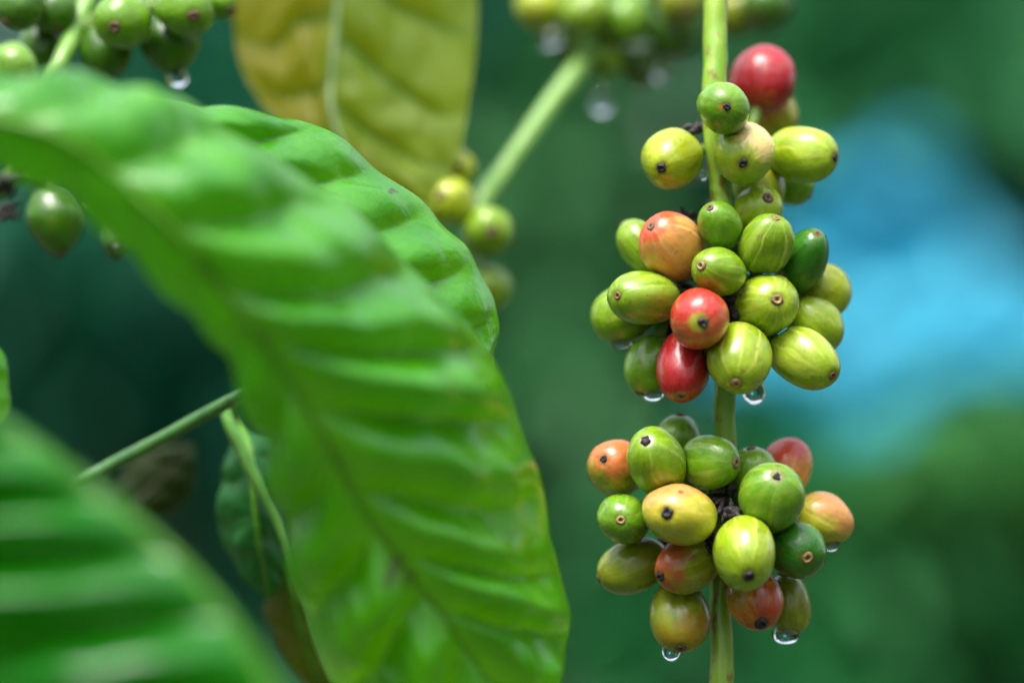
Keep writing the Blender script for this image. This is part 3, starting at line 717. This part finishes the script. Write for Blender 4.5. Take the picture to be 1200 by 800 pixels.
ch(742, 662, 42, 30, (-.85, .32, .1), 22, 'ol', 'brown', 'olive green cherry lying slantwise at the lower left, navel hidden', **B, stripe=.45, amount=.15)
ch(807, 660, 39, 32, (771.5, 673), 58, 'rg', 'black', 'half red half green cherry under the yellow one, black navel left', **B, blush=(-.85, -.1, .35), amount=.46, nr=5.5)
ch(796.5, 721, 39, 35.5, (796, 757), 34, 'ol', 'brown', 'large orange olive cherry hanging lowest, with a pale scuff mark', **B, blush=(.3, .75, .2), amount=.62, nr=7, spots=[((.02, -.36, .93), .22, (.50, .48, .24), 1.3, .75)])
ch(884, 563, 38, 31, (-.1, -.85, .2), 44, 'mg', 'brown', 'green cherry almost covered by the round green one right of the stem', **B, stripe=.5)
ch(904, 583, 39, 38.5, (907.5, 556), 88, 'mg', 'black', 'large round striped green cherry right of the stem, dark navel on top', **B, nr=6, stripe=.65)
ch(922, 547, 34, 28, (.3, -.75, -.35), -15, 'rr', 'brown', 'bright red and orange cherry peeping up behind the round green one', **B, blush=(-.1, -.9, .3), amount=.42)
ch(966, 608, 34, 28, (.8, .4, -.2), 12, 'ye', 'brown', 'yellow and orange cherry furthest right in the lower cluster', **B, blush=(.55, -.6, .2), amount=.52, stripe=.7)
ch(933, 643, 35, 31, (942.5, 650.5), 60, 'dg', 'tan', 'dark green cherry at the right with a round tan navel', **B, nr=7.5, stripe=.4)
ch(872, 648, 42, 34, (874, 671), 100, 'lg', 'black', 'light green cherry at the very front, black navel low down', **B, nr=6.5, stripe=.6)
ch(885, 700, 35, 31.5, (890, 727), 48, 'ro', 'black', 'rusty red brown cherry right of the lower stem, shrivelled dark tip', **B, blush=(.5, .3, .7), amount=.34, nr=9, spots=[((-.75, -.05, .6), .5, (.30, .20, .025), .8, .8)])
ch(924, 708, 35, 26, (.15, .85, .1), 12, 'ol', 'brown', 'olive green cherry at the lower right with a water drop beneath', **B, stripe=.35, amount=.2)
relax([c for c in CH])

# upper-left shaded cluster
SC = 1.0
n0 = len(CH); gL = 'shaded cherries in the upper left corner'; nL = (85, 40, .633); L = dict(node=nL, group=gL, Y0=.632)
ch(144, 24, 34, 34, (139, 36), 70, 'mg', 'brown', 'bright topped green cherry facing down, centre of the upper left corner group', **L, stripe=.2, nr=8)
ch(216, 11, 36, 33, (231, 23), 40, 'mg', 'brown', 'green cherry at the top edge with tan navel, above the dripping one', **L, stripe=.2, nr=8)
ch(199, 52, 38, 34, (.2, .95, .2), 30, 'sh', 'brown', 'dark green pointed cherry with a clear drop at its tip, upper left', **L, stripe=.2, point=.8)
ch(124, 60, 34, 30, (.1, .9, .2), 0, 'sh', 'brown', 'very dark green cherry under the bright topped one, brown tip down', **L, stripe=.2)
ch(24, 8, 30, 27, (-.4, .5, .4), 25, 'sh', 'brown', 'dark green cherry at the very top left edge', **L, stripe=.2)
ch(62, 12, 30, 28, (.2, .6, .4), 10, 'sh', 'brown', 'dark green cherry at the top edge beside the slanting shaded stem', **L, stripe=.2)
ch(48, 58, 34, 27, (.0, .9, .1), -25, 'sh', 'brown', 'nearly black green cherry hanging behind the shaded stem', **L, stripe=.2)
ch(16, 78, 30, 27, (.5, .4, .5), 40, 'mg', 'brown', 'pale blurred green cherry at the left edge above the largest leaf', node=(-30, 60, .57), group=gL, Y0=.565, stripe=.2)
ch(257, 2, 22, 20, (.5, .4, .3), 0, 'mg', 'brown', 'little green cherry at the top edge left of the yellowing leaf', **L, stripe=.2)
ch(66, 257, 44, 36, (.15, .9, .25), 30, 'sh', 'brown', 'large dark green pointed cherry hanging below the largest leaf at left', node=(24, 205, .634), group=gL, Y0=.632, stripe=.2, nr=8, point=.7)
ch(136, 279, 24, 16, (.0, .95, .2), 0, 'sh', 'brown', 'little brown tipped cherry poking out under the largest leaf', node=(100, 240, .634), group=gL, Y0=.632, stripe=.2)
relax(CH[n0:])
# blurred group on the slanting stem behind
n1 = len(CH); gK = 'blurred cherries on the slanting stem behind'; nK = (725, 0, .705); Kk = dict(node=nK, group=gK, Y0=.70)
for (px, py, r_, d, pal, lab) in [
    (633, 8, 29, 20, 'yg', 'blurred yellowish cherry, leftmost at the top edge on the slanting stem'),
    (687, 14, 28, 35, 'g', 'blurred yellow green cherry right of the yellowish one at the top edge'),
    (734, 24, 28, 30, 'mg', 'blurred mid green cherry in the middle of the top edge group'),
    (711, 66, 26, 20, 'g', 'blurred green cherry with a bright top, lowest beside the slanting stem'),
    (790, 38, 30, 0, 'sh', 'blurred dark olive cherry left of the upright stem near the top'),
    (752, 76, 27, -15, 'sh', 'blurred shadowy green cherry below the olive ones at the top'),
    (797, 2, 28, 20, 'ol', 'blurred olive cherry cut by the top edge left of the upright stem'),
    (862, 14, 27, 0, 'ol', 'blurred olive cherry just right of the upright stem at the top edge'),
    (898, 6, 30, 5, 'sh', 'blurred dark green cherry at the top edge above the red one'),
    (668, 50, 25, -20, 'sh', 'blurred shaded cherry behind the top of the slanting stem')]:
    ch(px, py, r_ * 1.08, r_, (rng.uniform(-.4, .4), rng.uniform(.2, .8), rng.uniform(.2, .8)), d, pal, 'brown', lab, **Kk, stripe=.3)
for (px, py, r_, d, pal, lab) in [
    (533, 197, 24, 10, 'yg', 'blurred small pale cherry at the upper left of the slanting stem end'),
    (528, 237, 29, 20, 'yg', 'blurred yellow green cherry left of the slanting stem end'),
    (572, 270, 29, 25, 'g', 'blurred green cherry hanging under the slanting stem end'),
    (573, 338, 27, 0, 'g', 'blurred pale green cherry lowest behind the sharp leaf edge')]:
    ch(px, py, r_ * 1.08, r_, (rng.uniform(-.3, .3), rng.uniform(-.2, .4), rng.uniform(.6, .9)), d, pal, 'brown', lab, node=(556, 262, .663), group=gK, Y0=.66, stripe=.3)
relax(CH[n1:])
for i, c in enumerate(CH): build_cherry(c, i + 1)

# ------------------------------------------------------------------ water drops
g = NT('water'); p = g.n('BsdfGlass', Roughness=0.0, IOR=1.333); g.set(p, 'Color', (.97, 1, .99)); water = g.out(p.outputs[0])
def drop(px, py, Y, w, h, label, tilt=0.0):
    k = K0 * Y / F0; prof = []; n = 26
    for i in range(n + 1):
        t = math.pi * i / n; z = math.cos(t)
        prof.append((max(math.sin(t), 0) ** .9 * (1 - .16 * z) * w * .5 * k, z * h * .5 * k))
    prof[0] = (0, prof[0][1]); prof[-1] = (0, prof[-1][1])
    V, F = lathe_data(prof, 28)
    for v in V:
        f = 1 + .10 * mnoise.noise(Vector((v.x / (w * k) * 2 + px, v.y / (w * k) * 2, v.z / (h * k) * 2 + py))); v.x *= f; v.y *= f
    o = link('water_drop', mesh('water_drop', V, F), None, [water]); o.location = at(px, py, Y); o.rotation_euler = (0, R(tilt), 0)
    tag(o, label, 'water drop', 'water drops hanging from the fruit')
def under(part, dx, w, h, label, tilt=0.0, sink=.02):
    c = [q for q in CH if part in q.label][0]; e = support(c, Vector((0, 0, -1))) / (K0 * c.Y / F0) - 3
    w *= .74; h *= .68
    drop(c.px + dx, c.py + e + h * (sink - .06), c.Y - .0008, w, h, label, tilt)
under('furthest left in the middle', -3, 34, 36, 'clear water drop under the green cherry furthest left in the middle cluster')
under('left of the crimson', 3, 34, 36, 'clear water drop under the shaded cherry left of the crimson cherry')
drop(884, 456, .602, 25, 36, 'greenish water drop beside the stem under the middle cluster')
under('furthest right in the lower', 7, 32, 38, 'clear water drop under the yellow and orange rightmost cherry', 15)
under('water drop beneath', -3, 42, 40, 'wide water drop beneath the olive cherry at lower right')
under('hanging lowest', -9, 30, 56, 'large yellowish water drop at the bottom of the lowest cherry', 8)
under('clear drop at its tip', 9, 34, 38, 'sparkling drop at the tip of the dark pointed cherry, upper left', 0, .2)
drop(74, 91, .622, 12, 12, 'tiny bright drop beside the shaded stem at upper left')
drop(138, 288, .630, 30, 16, 'small drop under the brown tipped cherry below the largest leaf')
drop(705, 118, .695, 24, 34, 'blurred pale drop lowest beside the top of the slanting stem')
drop(777, 84, .70, 22, 24, 'blurred pale drop under the dark olive cherry near the top')
drop(646, 46, .69, 26, 26, 'blurred pale drop below the blurred yellowish cherry')
drop(824, 205, .604, 9, 13, 'tiny drop on the left side of the upright stem')
